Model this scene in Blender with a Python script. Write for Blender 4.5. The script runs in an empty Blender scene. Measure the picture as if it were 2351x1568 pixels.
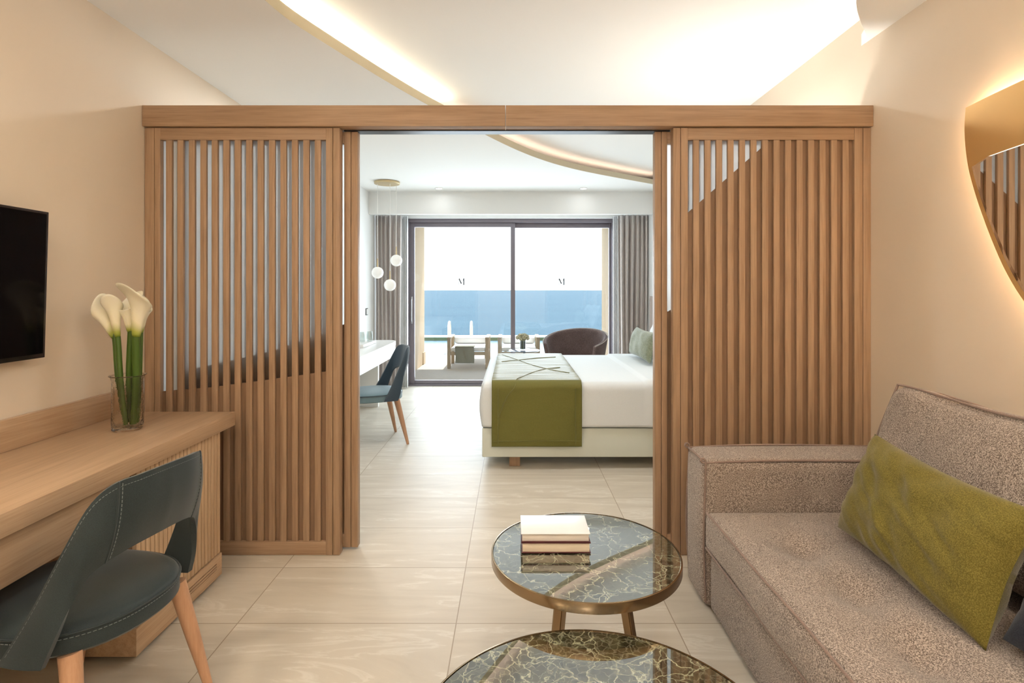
import bpy, bmesh, math, random
from mathutils import Vector, Matrix, noise
random.seed(4)
PI = math.pi
C = bpy.context.scene.collection
sc = bpy.context.scene

# ------------------------------------------------------------------ camera
cd = bpy.data.cameras.new('camera'); cam = bpy.data.objects.new('camera', cd); C.objects.link(cam)
cam.location = (0, 0, 1.39); cam.rotation_euler = (PI/2, 0, 0)
cd.sensor_width = 36; cd.lens = 1260/2351*36
cd.shift_x = -2.5/2351; cd.shift_y = -119/2351
cd.clip_start = 0.02; cd.clip_end = 60000
sc.camera = cam
# ------------------------------------------------------------------ view
vs = sc.view_settings
vs.view_transform = 'Standard'; vs.look = 'None'; vs.gamma = 1; vs.use_curve_mapping = False
vs.exposure = 0.15
# ------------------------------------------------------------------ sky and sun
SKY = 3.6
w = bpy.data.worlds.new('sky'); sc.world = w; w.use_nodes = True
wn = w.node_tree.nodes; wl = w.node_tree.links
bg = wn['Background']; bg.inputs[1].default_value = SKY
tc = wn.new('ShaderNodeTexCoord'); sp = wn.new('ShaderNodeSeparateXYZ'); cr = wn.new('ShaderNodeValToRGB')
wl.new(tc.outputs['Generated'], sp.inputs[0]); wl.new(sp.outputs['Z'], cr.inputs[0]); wl.new(cr.outputs[0], bg.inputs[0])
cr.color_ramp.elements[0].color = (0.88, 0.96, 1.0, 1); cr.color_ramp.elements[1].color = (0.45, 0.66, 1.0, 1)
def lamp(name, kind, loc, energy, color, rot=(0,0,0), **kw):
    d = bpy.data.lights.new(name, kind); o = bpy.data.objects.new(name, d); C.objects.link(o)
    d.energy = energy; d.color = color; o.location = loc; o.rotation_euler = rot
    for k, v in kw.items(): setattr(d, k, v)
    return o
lamp('sun', 'SUN', (0, 20, 20), 7.0, (1, .96, .9), (math.radians(-19), math.radians(6), 0), angle=.009)
# added light panel boosting the daylight of the sliding window (lies in the opening, just inside the panes)
p = lamp('window_fill_panel', 'AREA', (-.03, 8.05, 1.25), 105, (.80, .91, 1.0), (math.radians(-90), 0, 0), shape='RECTANGLE', size=3.0, size_y=2.3)
WARM = (1, .70, .42)
SOFT = (1, .84, .64)
# warm fill lights added under the living room ceiling, above and behind the camera
for (x, y, e) in ((-1.5, .7, 15), (-1.5, -.5, 9), (1.6, .6, 12), (0, -.8, 8), (.2, .9, 9)):
    lamp('ceiling_fill_light', 'AREA', (x, y, 2.68), e, SOFT if abs(x) > 1 else (1, .94, .86), (0, 0, 0), shape='DISK', size=.30)
for (x, y, e) in ((-.96, 7.08, .6), (.91, 7.08, .6), (-.9, 5.2, 4), (-1.2, 3.7, 14), (1.0, 3.6, 8)):  # first pair sits at the recessed downlights, the others are added fill
    lamp('bedroom_downlight_and_fill', 'AREA', (x, y, 2.69), e, (.93, .97, 1), (0, 0, 0), shape='DISK', size=.14)
# upward fill lights added to brighten the ceilings: one behind the camera, one by the head of the bed
lamp('upward_fill_light', 'AREA', (-.3, -.75, 1.75), 38, (1, .98, .94), (PI, 0, 0), shape='DISK', size=.45)
lamp('upward_fill_light', 'AREA', (1.55, 3.5, 1.65), 15, (1, .97, .92), (PI, 0, 0), shape='DISK', size=.35)

# ------------------------------------------------------------------ materials
def new_mat(name):
    m = bpy.data.materials.new(name); m.use_nodes = True
    return m, m.node_tree.nodes, m.node_tree.links, m.node_tree.nodes['Principled BSDF']
def sset(b, **k):
    for n, v in k.items():
        n = n.replace('_', ' ')
        b.inputs[n].default_value = (*v, 1) if isinstance(v, tuple) and len(v) == 3 else v
def plain(name, col, rough=.5, **k):
    m, n, l, b = new_mat(name); sset(b, Base_Color=col, Roughness=rough, **k); return m
def texco(n, l, scale=(1, 1, 1), rot=(0, 0, 0)):
    t = n.new('ShaderNodeTexCoord'); mp = n.new('ShaderNodeMapping')
    mp.inputs['Scale'].default_value = scale; mp.inputs['Rotation'].default_value = rot
    l.new(t.outputs['Object'], mp.inputs[0]); return mp.outputs[0]
def ramp(n, l, src, stops):
    r = n.new('ShaderNodeValToRGB'); e = r.color_ramp.elements
    e[0].position, e[0].color = stops[0][0], (*stops[0][1], 1)
    e[1].position, e[1].color = stops[-1][0], (*stops[-1][1], 1)
    for p_, c_ in stops[1:-1]:
        x = e.new(p_); x.color = (*c_, 1)
    l.new(src, r.inputs[0]); return r.outputs[0]
def noise_n(n, l, vec, scale, detail=4, rough=.5, dist=0):
    t = n.new('ShaderNodeTexNoise'); t.inputs['Scale'].default_value = scale; t.inputs['Detail'].default_value = detail
    t.inputs['Roughness'].default_value = rough; t.inputs['Distortion'].default_value = dist
    l.new(vec, t.inputs['Vector']); return t.outputs['Fac']
def bump(n, l, b, h, strength=.3, dist=.002):
    bp = n.new('ShaderNodeBump'); bp.inputs['Strength'].default_value = strength; bp.inputs['Distance'].default_value = dist
    l.new(h, bp.inputs['Height']); l.new(bp.outputs[0], b.inputs['Normal'])
def oak(name, axis, light=(.43, .285, .18), dark=(.275, .17, .10), sc_=1.0, rough=.45):
    m, n, l, b = new_mat(name)
    s = [38*sc_]*3; s[axis] = 1.6*sc_
    v = texco(n, l, tuple(s))
    f1 = noise_n(n, l, v, 1.0, 6, .62, .6)
    s2 = [190]*3; s2[axis] = 5
    v2 = texco(n, l, tuple(s2)); f2 = noise_n(n, l, v2, 1.0, 3, .6)
    mx = n.new('ShaderNodeMath'); mx.operation = 'MULTIPLY_ADD'; mx.inputs[1].default_value = .45; mx.inputs[2].default_value = 0
    l.new(f2, mx.inputs[0])
    ad = n.new('ShaderNodeMath'); ad.operation = 'MULTIPLY_ADD'; ad.inputs[1].default_value = .6
    l.new(f1, ad.inputs[0]); l.new(mx.outputs[0], ad.inputs[2])
    c = ramp(n, l, ad.outputs[0], [(.36, dark), (.52, tuple((a*.45+d_*.55) for a, d_ in zip(dark, light))), (.68, light)])
    l.new(c, b.inputs['Base Color']); sset(b, Roughness=rough)
    b.inputs['Specular IOR Level'].default_value = .35
    bump(n, l, b, f2, .25, .0006)
    return m
def fabric(name, c1, c2, scale=420, bstr=.5, rough=.9, sheen=.2, stretch=(1, 1, 1), mottle=.5, bd=.002):
    m, n, l, b = new_mat(name)
    v = texco(n, l, stretch)
    f = noise_n(n, l, v, scale, 3, .65); g = noise_n(n, l, v, 7, 3, .5)
    ad = n.new('ShaderNodeMath'); ad.operation = 'MULTIPLY_ADD'; ad.inputs[1].default_value = mottle*.35
    l.new(g, ad.inputs[0]); l.new(f, ad.inputs[2])
    c = ramp(n, l, ad.outputs[0], [(.42+mottle*.17, c1), (.62+mottle*.17, c2)])
    l.new(c, b.inputs['Base Color']); sset(b, Roughness=rough)
    b.inputs['Sheen Weight'].default_value = sheen; b.inputs['Sheen Roughness'].default_value = .4
    b.inputs['Specular IOR Level'].default_value = .2
    bump(n, l, b, f, bstr, bd)
    return m
OAKZ = oak('oak_vertical', 2); OAKX = oak('oak_across', 0); OAKY = oak('oak_along', 1, (.56, .39, .25), (.40, .26, .155), .8, .35)
OAKB = oak('oak_backing', 2, (.29, .18, .11), (.21, .125, .072))
OAKCAB = oak('oak_cabinet', 2, (.58, .41, .26), (.42, .28, .165))
BEECH = oak('beech_leg', 2, (.56, .33, .20), (.46, .25, .14), .6, .4)
WALLP, n, l, b = new_mat('wallpaper')
v = texco(n, l, (1, 1, 1)); f = noise_n(n, l, v, 260, 2, .5); g = noise_n(n, l, v, 1.4, 2)
c = ramp(n, l, g, [(.3, (.75, .64, .51)), (.7, (.79, .68, .545))]); l.new(c, b.inputs['Base Color'])
sset(b, Roughness=.75); bump(n, l, b, f, .15, .0008)
PAINT = plain('white_paint', (.86, .86, .84), .6)
CEIL = plain('ceiling_paint', (.88, .87, .84), .7)
LIP = plain('ceiling_lip_shade', (.60, .53, .38), .7)  # shade of the unlit ceiling edge put into its colour
DARK = plain('black_metal', (.012, .012, .013), .35)
ALU = plain('mauve_grey_aluminium', (.20, .175, .20), .4)
BRASS = plain('brushed_brass', (.31, .22, .13), .22, Metallic=1.0)
BRASSP = plain('pale_brass', (.60, .47, .27), .35, Metallic=.6)
GOLD = plain('gold_plate', (.66, .40, .15), .34, Metallic=.65)
MIRROR = plain('mirror_glass', (.86, .84, .80), .01, Metallic=1.0)
WHITEP = plain('white_lacquer', (.84, .83, .80), .3)
LINEN = fabric('white_linen', (.76, .80, .81), (.81, .84, .85), 300, .12, .8, .1, mottle=.1)
LEATHW = plain('cream_leather', (.72, .76, .68), .5)
TEAL = fabric('teal_leather', (.022, .031, .033), (.038, .052, .055), 900, .35, .55, .25, mottle=.7, bd=.0008)
NAVY = fabric('blue_grey_leather', (.035, .055, .075), (.055, .08, .105), 900, .3, .5, .3, mottle=.5, bd=.0008)
PALEB = fabric('pale_blue_leather', (.13, .21, .24), (.19, .27, .30), 900, .3, .45, .3, mottle=.5, bd=.0008)
STITCH = plain('grey_thread', (.16, .18, .18), .8)
SOFA = fabric('taupe_boucle', (.135, .10, .08), (.58, .485, .415), 330, .9, .95, .3, (1, .8, .8), .18, .004)
PIPE = fabric('taupe_piping', (.20, .14, .115), (.34, .25, .21), 500, .5)
OLIVE = fabric('olive_weave', (.115, .095, .016), (.205, .165, .035), 330, .5, .8, .25, (1, 1, 1), .25)
OLIVEP = fabric('olive_satin', (.13, .125, .026), (.185, .175, .045), 300, .15, .45, .5, (1, 4, 4), .2)
SAGE = fabric('sage_weave', (.16, .18, .11), (.33, .35, .25), 180, .3, .8, .4, (1, 1, 1), .3)
DKCUSH = fabric('navy_weave', (.012, .015, .025), (.03, .035, .05), 400, .3)
CURT = fabric('taupe_curtain', (.58, .52, .49), (.66, .60, .56), 300, .2, .9, .1)
SHEER = plain('sheer_white', (.85, .85, .85), .9)
BROWN = fabric('brown_weave', (.07, .045, .042), (.20, .145, .135), 260, .6, .9, .2)
TOWEL = fabric('grey_green_towel', (.20, .20, .15), (.27, .27, .21), 300, .4)
STONE = plain('tan_render', (.62, .47, .30), .85)
WOODOUT = plain('bleached_wood', (.42, .33, .22), .6)
SCREEN = plain('tv_screen', (.002, .002, .003), .12)
SCREEN.node_tree.nodes['Principled BSDF'].inputs['Specular IOR Level'].default_value = .12
PLASTIC = plain('tv_bezel', (.02, .015, .016), .15)
def emis(name, col, s):
    m, n, l, b = new_mat(name); sset(b, Base_Color=col); b.inputs['Emission Color'].default_value = (*col, 1)
    b.inputs['Emission Strength'].default_value = s; return m
LEDW = emis('warm_led', (1, .88, .68), 90)
LEDN = emis('soft_white_led', (1, .94, .84), 38)
LEDP = emis('bedroom_led', (1, .74, .58), 7)
GLOBE = emis('opal_globe', (1, .98, .94), .08)
LEDM = emis('mirror_led', (1, .78, .52), 55)
DLW = emis('downlight_lens', (1, .95, .88), 6)
# clear pane
def pane_mat(name, tint=(1, 1, 1), fac=.06):
    m, n, l, b = new_mat(name); n.remove(b)
    t = n.new('ShaderNodeBsdfTransparent'); t.inputs[0].default_value = (*tint, 1)
    g = n.new('ShaderNodeBsdfGlossy'); g.inputs['Roughness'].default_value = .02
    x = n.new('ShaderNodeMixShader'); x.inputs[0].default_value = fac
    l.new(t.outputs[0], x.inputs[1]); l.new(g.outputs[0], x.inputs[2]); l.new(x.outputs[0], n['Material Output'].inputs[0]); return m
PANE = pane_mat('window_pane', (.97, .98, .98), .05)
THIN = pane_mat('thin_glassware', (.90, .93, .92), .14)
VASEG, n, l, b = new_mat('bubbled_vase_glass')
sset(b, Base_Color=(.93, .91, .86), Roughness=.03, IOR=1.3); b.inputs['Transmission Weight'].default_value = 1
v = texco(n, l); f = noise_n(n, l, v, 90, 2, .5); bump(n, l, b, f, .35, .004)
FROST, n, l, b = new_mat('frosted_glass'); n.remove(b)
r = n.new('ShaderNodeBsdfRefraction'); r.inputs['Roughness'].default_value = .22; r.inputs['IOR'].default_value = 1.3
r.inputs[0].default_value = (.96, .98, 1, 1)
t = n.new('ShaderNodeBsdfTranslucent'); t.inputs[0].default_value = (.96, .96, .95, 1)
x = n.new('ShaderNodeMixShader'); x.inputs[0].default_value = .5
l.new(r.outputs[0], x.inputs[1]); l.new(t.outputs[0], x.inputs[2]); l.new(x.outputs[0], n['Material Output'].inputs[0])
# floor tiles
TILE, n, l, b = new_mat('porcelain_tiles')
v = texco(n, l, (1, 1, 1))
sep = n.new('ShaderNodeSeparateXYZ'); l.new(v, sep.inputs[0])
def mth(op, a, b_=None, c_=None):
    m_ = n.new('ShaderNodeMath'); m_.operation = op
    for i, q in enumerate((a, b_, c_)):
        if q is None: continue
        if isinstance(q, (int, float)): m_.inputs[i].default_value = q
        else: l.new(q, m_.inputs[i])
    return m_.outputs[0]
def grout(src, off, size):
    q = mth('DIVIDE', mth('SUBTRACT', src, off), size); fr = mth('FRACT', q)
    d = mth('MULTIPLY', mth('MINIMUM', fr, mth('SUBTRACT', 1, fr)), size)
    return mth('LESS_THAN', d, .0022), mth('FLOOR', q)
gx, ix = grout(sep.outputs['X'], -.237, .911); gy, iy = grout(sep.outputs['Y'], 2.286, .4585)
gr = mth('MAXIMUM', gx, gy)
cmb = n.new('ShaderNodeCombineXYZ'); l.new(mth('MULTIPLY', ix, 3.7), cmb.inputs[0]); l.new(mth('MULTIPLY', iy, 5.3), cmb.inputs[1])
va = n.new('ShaderNodeVectorMath'); va.operation = 'ADD'; l.new(v, va.inputs[0]); l.new(cmb.outputs[0], va.inputs[1])
mp = n.new('ShaderNodeMapping'); mp.inputs['Rotation'].default_value = (0, 0, math.radians(35)); mp.inputs['Scale'].default_value = (1.1, 7, 1)
l.new(va.outputs[0], mp.inputs[0])
f = noise_n(n, l, mp.outputs[0], 1.0, 7, .62, 1.4)
c = ramp(n, l, f, [(.28, (.55, .49, .40)), (.50, (.62, .56, .465)), (.57, (.635, .575, .48)), (.60, (.71, .66, .57)), (.64, (.625, .565, .47)), (.8, (.65, .59, .50))])
mixc = n.new('ShaderNodeMix'); mixc.data_type = 'RGBA'; l.new(gr, mixc.inputs[0]); l.new(c, mixc.inputs[6]); mixc.inputs[7].default_value = (.36, .29, .21, 1)
l.new(mixc.outputs[2], b.inputs['Base Color']); sset(b, Roughness=.42)
b.inputs['Specular IOR Level'].default_value = .32
# marble
MARB, n, l, b = new_mat('green_marble')
v = texco(n, l)
def veins(scale, w_):
    nz = n.new('ShaderNodeTexNoise'); nz.inputs['Scale'].default_value = scale*1.3; nz.inputs['Detail'].default_value = 5; l.new(v, nz.inputs['Vector'])
    vm = n.new('ShaderNodeVectorMath'); vm.operation = 'MULTIPLY_ADD'; l.new(nz.outputs['Color'], vm.inputs[0]); vm.inputs[1].default_value = (1.1/scale,)*3; l.new(v, vm.inputs[2])
    vo = n.new('ShaderNodeTexVoronoi'); vo.feature = 'DISTANCE_TO_EDGE'; vo.inputs['Scale'].default_value = scale; l.new(vm.outputs[0], vo.inputs['Vector'])
    return mth('MAXIMUM', mth('SUBTRACT', 1, mth('DIVIDE', vo.outputs['Distance'], w_)), 0)
mk = noise_n(n, l, v, 9, 4, .6)
v1 = mth('MULTIPLY', veins(17, .05), ramp(n, l, mk, [(.40, (0, 0, 0)), (.60, (1, 1, 1))]))
v2 = mth('MULTIPLY', veins(40, .08), .30); v3 = mth('MULTIPLY', veins(9, .022), .8)
vv = mth('MINIMUM', mth('MAXIMUM', mth('MAXIMUM', v1, v2), v3), 1)
base = ramp(n, l, noise_n(n, l, v, 26, 5, .65), [(.4, (.006, .008, .005)), (.68, (.045, .05, .022))])
mixc = n.new('ShaderNodeMix'); mixc.data_type = 'RGBA'; l.new(vv, mixc.inputs[0]); l.new(base, mixc.inputs[6]); mixc.inputs[7].default_value = (.42, .43, .30, 1)
l.new(mixc.outputs[2], b.inputs['Base Color']); sset(b, Roughness=.015, IOR=2.1); b.inputs['Coat Weight'].default_value = 1; b.inputs['Coat IOR'].default_value = 1.9; b.inputs['Coat Roughness'].default_value = .01
# sea and pool
SEA, n, l, b = new_mat('sea_water')
v = texco(n, l, (.004, .012, 1)); f = noise_n(n, l, v, 1, 9, .75); v_ = texco(n, l, (.2, .8, 1)); f2 = noise_n(n, l, v_, 1, 6, .8)
c = ramp(n, l, f, [(.3, (.034, .072, .094)), (.7, (.052, .098, .118))]); l.new(c, b.inputs['Base Color'])
sset(b, Roughness=.6); b.inputs['Specular IOR Level'].default_value = .06; bump(n, l, b, f2, .6, .6)
POOL, n, l, b = new_mat('pool_water')
v = texco(n, l, (1, 4, 1)); f = noise_n(n, l, v, 3, 5, .6); c = ramp(n, l, f, [(.35, (.10, .17, .20)), (.65, (.17, .24, .27))]); l.new(c, b.inputs['Base Color'])
sset(b, Roughness=.25); b.inputs['Specular IOR Level'].default_value = .4; bump(n, l, b, f, .5, .02)
GREENT = plain('green_pool_tile', (.09, .11, .04), .4)
DECK = plain('terrace_stone', (.40, .35, .28), .8)
# calla
CALLA, n, l, b = new_mat('calla_petal')
t = n.new('ShaderNodeTexCoord'); s_ = n.new('ShaderNodeSeparateXYZ'); l.new(t.outputs['UV'], s_.inputs[0])
c = ramp(n, l, s_.outputs['Y'], [(0, (.16, .24, .02)), (.12, (.40, .42, .08)), (.34, (.86, .80, .58)), (1, (.88, .84, .68))])
l.new(c, b.inputs['Base Color']); sset(b, Roughness=.5); b.inputs['Subsurface Weight'].default_value = .15; b.inputs['Subsurface Radius'].default_value = (.01, .01, .005)
STEM = plain('green_stem', (.055, .11, .012), .4)
HYD = fabric('dried_hydrangea', (.30, .28, .17), (.62, .58, .42), 60, .6)
BOOKW = plain('white_cover', (.80, .80, .80), .35)
BOOKM = plain('maroon_cover', (.07, .012, .014), .4)
PAGES, n, l, b = new_mat('paper_pages')
v = texco(n, l, (2, 2, 900)); f = noise_n(n, l, v, 1, 2); c = ramp(n, l, f, [(.3, (.58, .48, .36)), (.7, (.78, .69, .55))]); l.new(c, b.inputs['Base Color']); sset(b, Roughness=.8)
PAGEW, n, l, b = new_mat('pale_pages')
v = texco(n, l, (2, 2, 900)); f = noise_n(n, l, v, 1, 2); c = ramp(n, l, f, [(.3, (.62, .56, .50)), (.7, (.80, .75, .68))]); l.new(c, b.inputs['Base Color']); sset(b, Roughness=.8)
LOGO = plain('etched_grey', (.10, .10, .11), .8)

# ------------------------------------------------------------------ helpers
def link(name, me, m, parent=None, smooth=True):
    o = bpy.data.objects.new(name, me); C.objects.link(o)
    if m is not None: me.materials.append(m)
    if parent is not None: o.parent = parent
    if smooth:
        for p_ in me.polygons: p_.use_smooth = True
        try: me.set_sharp_from_angle(angle=math.radians(38))
        except Exception: pass
    return o
def obj(name, bm, m, parent=None, smooth=True):
    bmesh.ops.recalc_face_normals(bm, faces=bm.faces)
    me = bpy.data.meshes.new(name); bm.to_mesh(me); bm.free()
    return link(name, me, m, parent, smooth)
def tag(o, label=None, cat=None, group=None, kind=None):
    if label: o['label'] = label
    if cat: o['category'] = cat
    if group: o['group'] = group
    if kind: o['kind'] = kind
    return o
def thing(name, label, cat, loc=(0, 0, 0), rz=0, group=None, kind=None):
    o = bpy.data.objects.new(name, None); C.objects.link(o); o.location = loc; o.rotation_euler = (0, 0, rz)
    o.empty_display_size = .05
    return tag(o, label, cat, group, kind)
def bx(bm, x0, x1, y0, y1, z0, z1, bev=0, seg=2):
    g = bmesh.ops.create_cube(bm, size=1)['verts']
    for v_ in g: v_.co = Vector((x0+(v_.co.x+.5)*(x1-x0), y0+(v_.co.y+.5)*(y1-y0), z0+(v_.co.z+.5)*(z1-z0)))
    if bev:
        es = list({e for v_ in g for e in v_.link_edges})
        bmesh.ops.bevel(bm, geom=es, offset=bev, segments=seg, affect='EDGES', profile=.5)
def box(name, m, parent, *a, bev=.002, seg=2):
    bm = bmesh.new(); bx(bm, *a, bev=bev, seg=seg); return obj(name, bm, m, parent)
def boxes(name, m, parent, lst, bev=.0015):
    bm = bmesh.new()
    for a in lst: bx(bm, *a, bev=bev)
    return obj(name, bm, m, parent)
def tube(bm, pts, r, seg=10, cap=True):
    pts = [Vector(p_) for p_ in pts]; N = len(pts)
    rr = r if isinstance(r, (list, tuple)) else [r]*N
    rings = []; up = None
    for i, p_ in enumerate(pts):
        t_ = (pts[min(i+1, N-1)]-pts[max(i-1, 0)]).normalized()
        if up is None:
            up = Vector((0, 0, 1)) if abs(t_.z) < .9 else Vector((1, 0, 0))
        a = t_.cross(up)
        if a.length < 1e-6: a = t_.orthogonal()
        a.normalize(); b_ = t_.cross(a).normalized(); up = -b_ if b_.dot(up) < 0 else b_
        rings.append([bm.verts.new(p_+(a*math.cos(2*PI*k/seg)+b_*math.sin(2*PI*k/seg))*rr[i]) for k in range(seg)])
    for i in range(N-1):
        for k in range(seg):
            bm.faces.new((rings[i][k], rings[i][(k+1) % seg], rings[i+1][(k+1) % seg], rings[i+1][k]))
    if cap:
        bm.faces.new(rings[0][::-1]); bm.faces.new(rings[-1])
def lathe(bm, prof, seg=32, cx=0, cy=0, cap0=True, cap1=True):
    rings = []
    for (r_, z_) in prof:
        rings.append([bm.verts.new((cx+r_*math.cos(2*PI*k/seg), cy+r_*math.sin(2*PI*k/seg), z_)) for k in range(seg)])
    for i in range(len(prof)-1):
        for k in range(seg):
            bm.faces.new((rings[i][k], rings[i][(k+1) % seg], rings[i+1][(k+1) % seg], rings[i+1][k]))
    if cap0: bm.faces.new(rings[0][::-1])
    if cap1: bm.faces.new(rings[-1])
def grid(bm, fn, nu, nv, closeu=False, uv=False):
    vs_ = [[bm.verts.new(fn(i/nu, j/nv)) for j in range(nv+1)] for i in range(nu if closeu else nu+1)]
    ul = bm.loops.layers.uv.verify() if uv else None
    for i in range(nu):
        i2 = (i+1) % nu if closeu else i+1
        for j in range(nv):
            f_ = bm.faces.new((vs_[i][j], vs_[i2][j], vs_[i2][j+1], vs_[i][j+1]))
            if uv:
                for lp, q in zip(f_.loops, ((i, j), (i+1, j), (i+1, j+1), (i, j+1))): lp[ul].uv = (q[0]/nu, q[1]/nv)
    return vs_
def prism(bm, poly, z0, z1, tf=None):
    tf = tf or (lambda a, b_, c_: (a, b_, c_))
    A = [bm.verts.new(tf(x_, y_, z0)) for x_, y_ in poly]; B = [bm.verts.new(tf(x_, y_, z1)) for x_, y_ in poly]
    n_ = len(poly)
    fs = [bm.faces.new(A[::-1]), bm.faces.new(B)]
    for i in range(n_): bm.faces.new((A[i], A[(i+1) % n_], B[(i+1) % n_], B[i]))
    bmesh.ops.triangulate(bm, faces=fs)
def cr_spline(P, t_):
    """Catmull-Rom through key points P = [(s, vector)...]"""
    S = [a for a, _ in P]; V = [Vector(b_) for _, b_ in P]
    i = 0
    while i < len(S)-2 and t_ > S[i+1]: i += 1
    u = (t_-S[i])/(S[i+1]-S[i])
    p0 = V[i-1] if i > 0 else V[i]*2-V[i+1]; p1 = V[i]; p2 = V[i+1]; p3 = V[i+2] if i+2 < len(V) else V[i+1]*2-V[i]
    return .5*((2*p1)+(p2-p0)*u+(2*p0-5*p1+4*p2-p3)*u*u+(3*p1-p0-3*p2+p3)*u**3)
def smooth_path(pts, k=8):
    P = [(i, p_) for i, p_ in enumerate(pts)]
    return [cr_spline(P, i/k) for i in range((len(pts)-1)*k+1)]
def soft_box(bm, x0, x1, y0, y1, z0, z1, r=.03, bulge=(0, 0, 0), n_=18, fn=None, sag=None):
    """rounded upholstered block: bulge = outward swell of the x, y and z faces"""
    g = bmesh.new(); bmesh.ops.create_cube(g, size=2); bmesh.ops.subdivide_edges(g, edges=g.edges[:], cuts=n_, use_grid_fill=True)
    c_ = Vector(((x0+x1)/2, (y0+y1)/2, (z0+z1)/2)); h = Vector(((x1-x0)/2, (y1-y0)/2, (z1-z0)/2))
    mp_ = {}
    for v_ in g.verts:
        q = v_.co.copy()
        # concentrate vertices toward the edges
        w_ = Vector([math.copysign(1-(1-abs(a))**1.7, a) if abs(a) < 1 else a for a in q])
        p_ = Vector([w_[k]*h[k] for k in range(3)])
        inner = Vector([max(-h[k]+r, min(h[k]-r, p_[k])) for k in range(3)])
        d_ = p_-inner
        if d_.length > 1e-9: p_ = inner+d_.normalized()*r
        a, b_, e_ = [1-abs(q_)**2.4 for q_ in w_]
        p_.x += math.copysign(bulge[0]*b_*e_, w_.x)*(abs(w_.x) ** 3)
        p_.y += math.copysign(bulge[1]*a*e_, w_.y)*(abs(w_.y) ** 3)
        p_.z += math.copysign(bulge[2]*a*b_, w_.z)*(abs(w_.z) ** 3)
        p_ += c_
        if fn: p_ = fn(p_, w_)
        mp_[v_] = bm.verts.new(p_)
    for f_ in g.faces: bm.faces.new([mp_[v_] for v_ in f_.verts])
    g.free()
def pillow(bm, L, H, T, n_=28, seed=0, wr=.006, pinch=.05):
    """scatter cushion in the local x (length) z (height) plane, thickness y; pinched corners, soft creases"""
    def f_(side):
        def q(u, v_):
            a, b_ = u*2-1, v_*2-1
            edge = (1-abs(a)**2.6)*(1-abs(b_)**2.6)
            th = T/2*max(edge, 0)**.45
            x_ = a*L/2*(1-pinch*(1-abs(b_)**1.5)*.6*abs(a)**2); z_ = b_*H/2*(1-pinch*(1-abs(a)**1.5)*abs(b_)**2)
            nz = noise.noise(Vector((a*3.1+seed, b_*2.2+side, seed*.7)))
            cre = noise.noise(Vector(((a+b_)*6+seed, (a-b_)*1.6, 3)))
            th += wr*(nz+.7*cre)*edge**.3*2 if edge > 0 else 0
            return Vector((x_, side*th, z_))
        return q
    A = grid(bm, f_(1), n_, n_); B = grid(bm, f_(-1), n_, n_)
    bmesh.ops.remove_doubles(bm, verts=bm.verts, dist=.0004)
def copy_thing(root, loc, rz, label=None, group=None):
    r_ = root.copy(); C.objects.link(r_); r_.location = loc; r_.rotation_euler = (0, 0, rz)
    if label: r_['label'] = label
    if group: r_['group'] = group
    for ch in list(root.children):
        c_ = ch.copy(); C.objects.link(c_); c_.parent = r_
        for g_ in ch.children:
            d_ = g_.copy(); C.objects.link(d_); d_.parent = c_
    return r_
def struct(name, bm, m, parent=None, smooth=False):
    o = obj(name, bm, m, parent, smooth)
    if parent is None: o['kind'] = 'structure'
    return o
def sbox(name, m, *a, bev=0):
    bm = bmesh.new(); bx(bm, *a, bev=bev); return struct(name, bm, m)

# ------------------------------------------------------------------ setting
XL, XR = -1.93, 1.872
YB, YW = -1.3, 7.92
ZC, ZR = 2.70, 2.845
sbox('floor', TILE, XL-.1, XR+.1, YB-.1, YW+.1, -.1, 0)
sbox('wall_left', WALLP, XL-.1, XL, YB, 4.45, 0, 2.95)
sbox('wall_right', WALLP, XR, XR+.1, YB, 4.45, 0, 2.95)
sbox('wall_bedroom_left', PAINT, XL-.1, XL, 4.45, YW, 0, 2.95)
sbox('wall_bedroom_right', PAINT, XR, XR+.1, 4.45, YW, 0, 2.95)
sbox('wall_back', WALLP, XL-.1, XR+.1, YB-.1, YB, 0, 2.95)
bm = bmesh.new()
bx(bm, XL-.1, -1.56, YW, YW+.25, 0, 2.95); bx(bm, 1.49, XR+.1, YW, YW+.25, 0, 2.95); bx(bm, -1.56, 1.49, YW, YW+.25, 2.41, 2.95)
struct('wall_window', bm, PAINT)
sbox('ceiling', CEIL, XL-.1, XR+.1, YB-.1, YW+.25, ZR, ZR+.1)
# lower ceiling with the sweeping curved edge
KEY = [(-1.05, YB), (-1.16, .2), (-1.19, 1.3), (-1.14, 2.48), (-1.05, 2.774), (-.859, 3.30), (-.611, 3.893), (-.249, 4.61), (.092, 5.27), (.571, 5.895), (1.12, 6.35), (1.74, 6.82), (XR, 6.92)]
arc = smooth_path([Vector((a, b_, 0)) for a, b_ in KEY], 6)
# light relaxation so the sweep has no kinks
for _ in range(14):
    arc = [arc[0]]+[(arc[i-1]+arc[i]*2+arc[i+1])/4 for i in range(1, len(arc)-1)]+[arc[-1]]
bm = bmesh.new(); prism(bm, [(XL, YB)]+[(p_.x, p_.y) for p_ in arc]+[(XR, YW), (XL, YW)], ZC, ZC+.062)
lc = struct('ceiling_lower', bm, CEIL)
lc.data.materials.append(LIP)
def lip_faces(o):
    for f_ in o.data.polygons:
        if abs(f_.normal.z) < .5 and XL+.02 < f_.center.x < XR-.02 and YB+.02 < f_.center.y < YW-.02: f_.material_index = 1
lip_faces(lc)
KEY2 = [(XR, 2.95), (1.82, 2.83), (1.68, 2.66), (1.54, 2.46), (1.44, 2.2), (1.36, 1.8), (1.30, 1.2), (1.28, .4), (1.30, YB)]
arc2 = smooth_path([Vector((a, b_, 0)) for a, b_ in KEY2], 5)
bm = bmesh.new(); prism(bm, [(p_.x, p_.y) for p_ in arc2]+[(XR, YB)], ZC, ZC+.062)
lc2 = struct('ceiling_lower_right', bm, CEIL)
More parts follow.
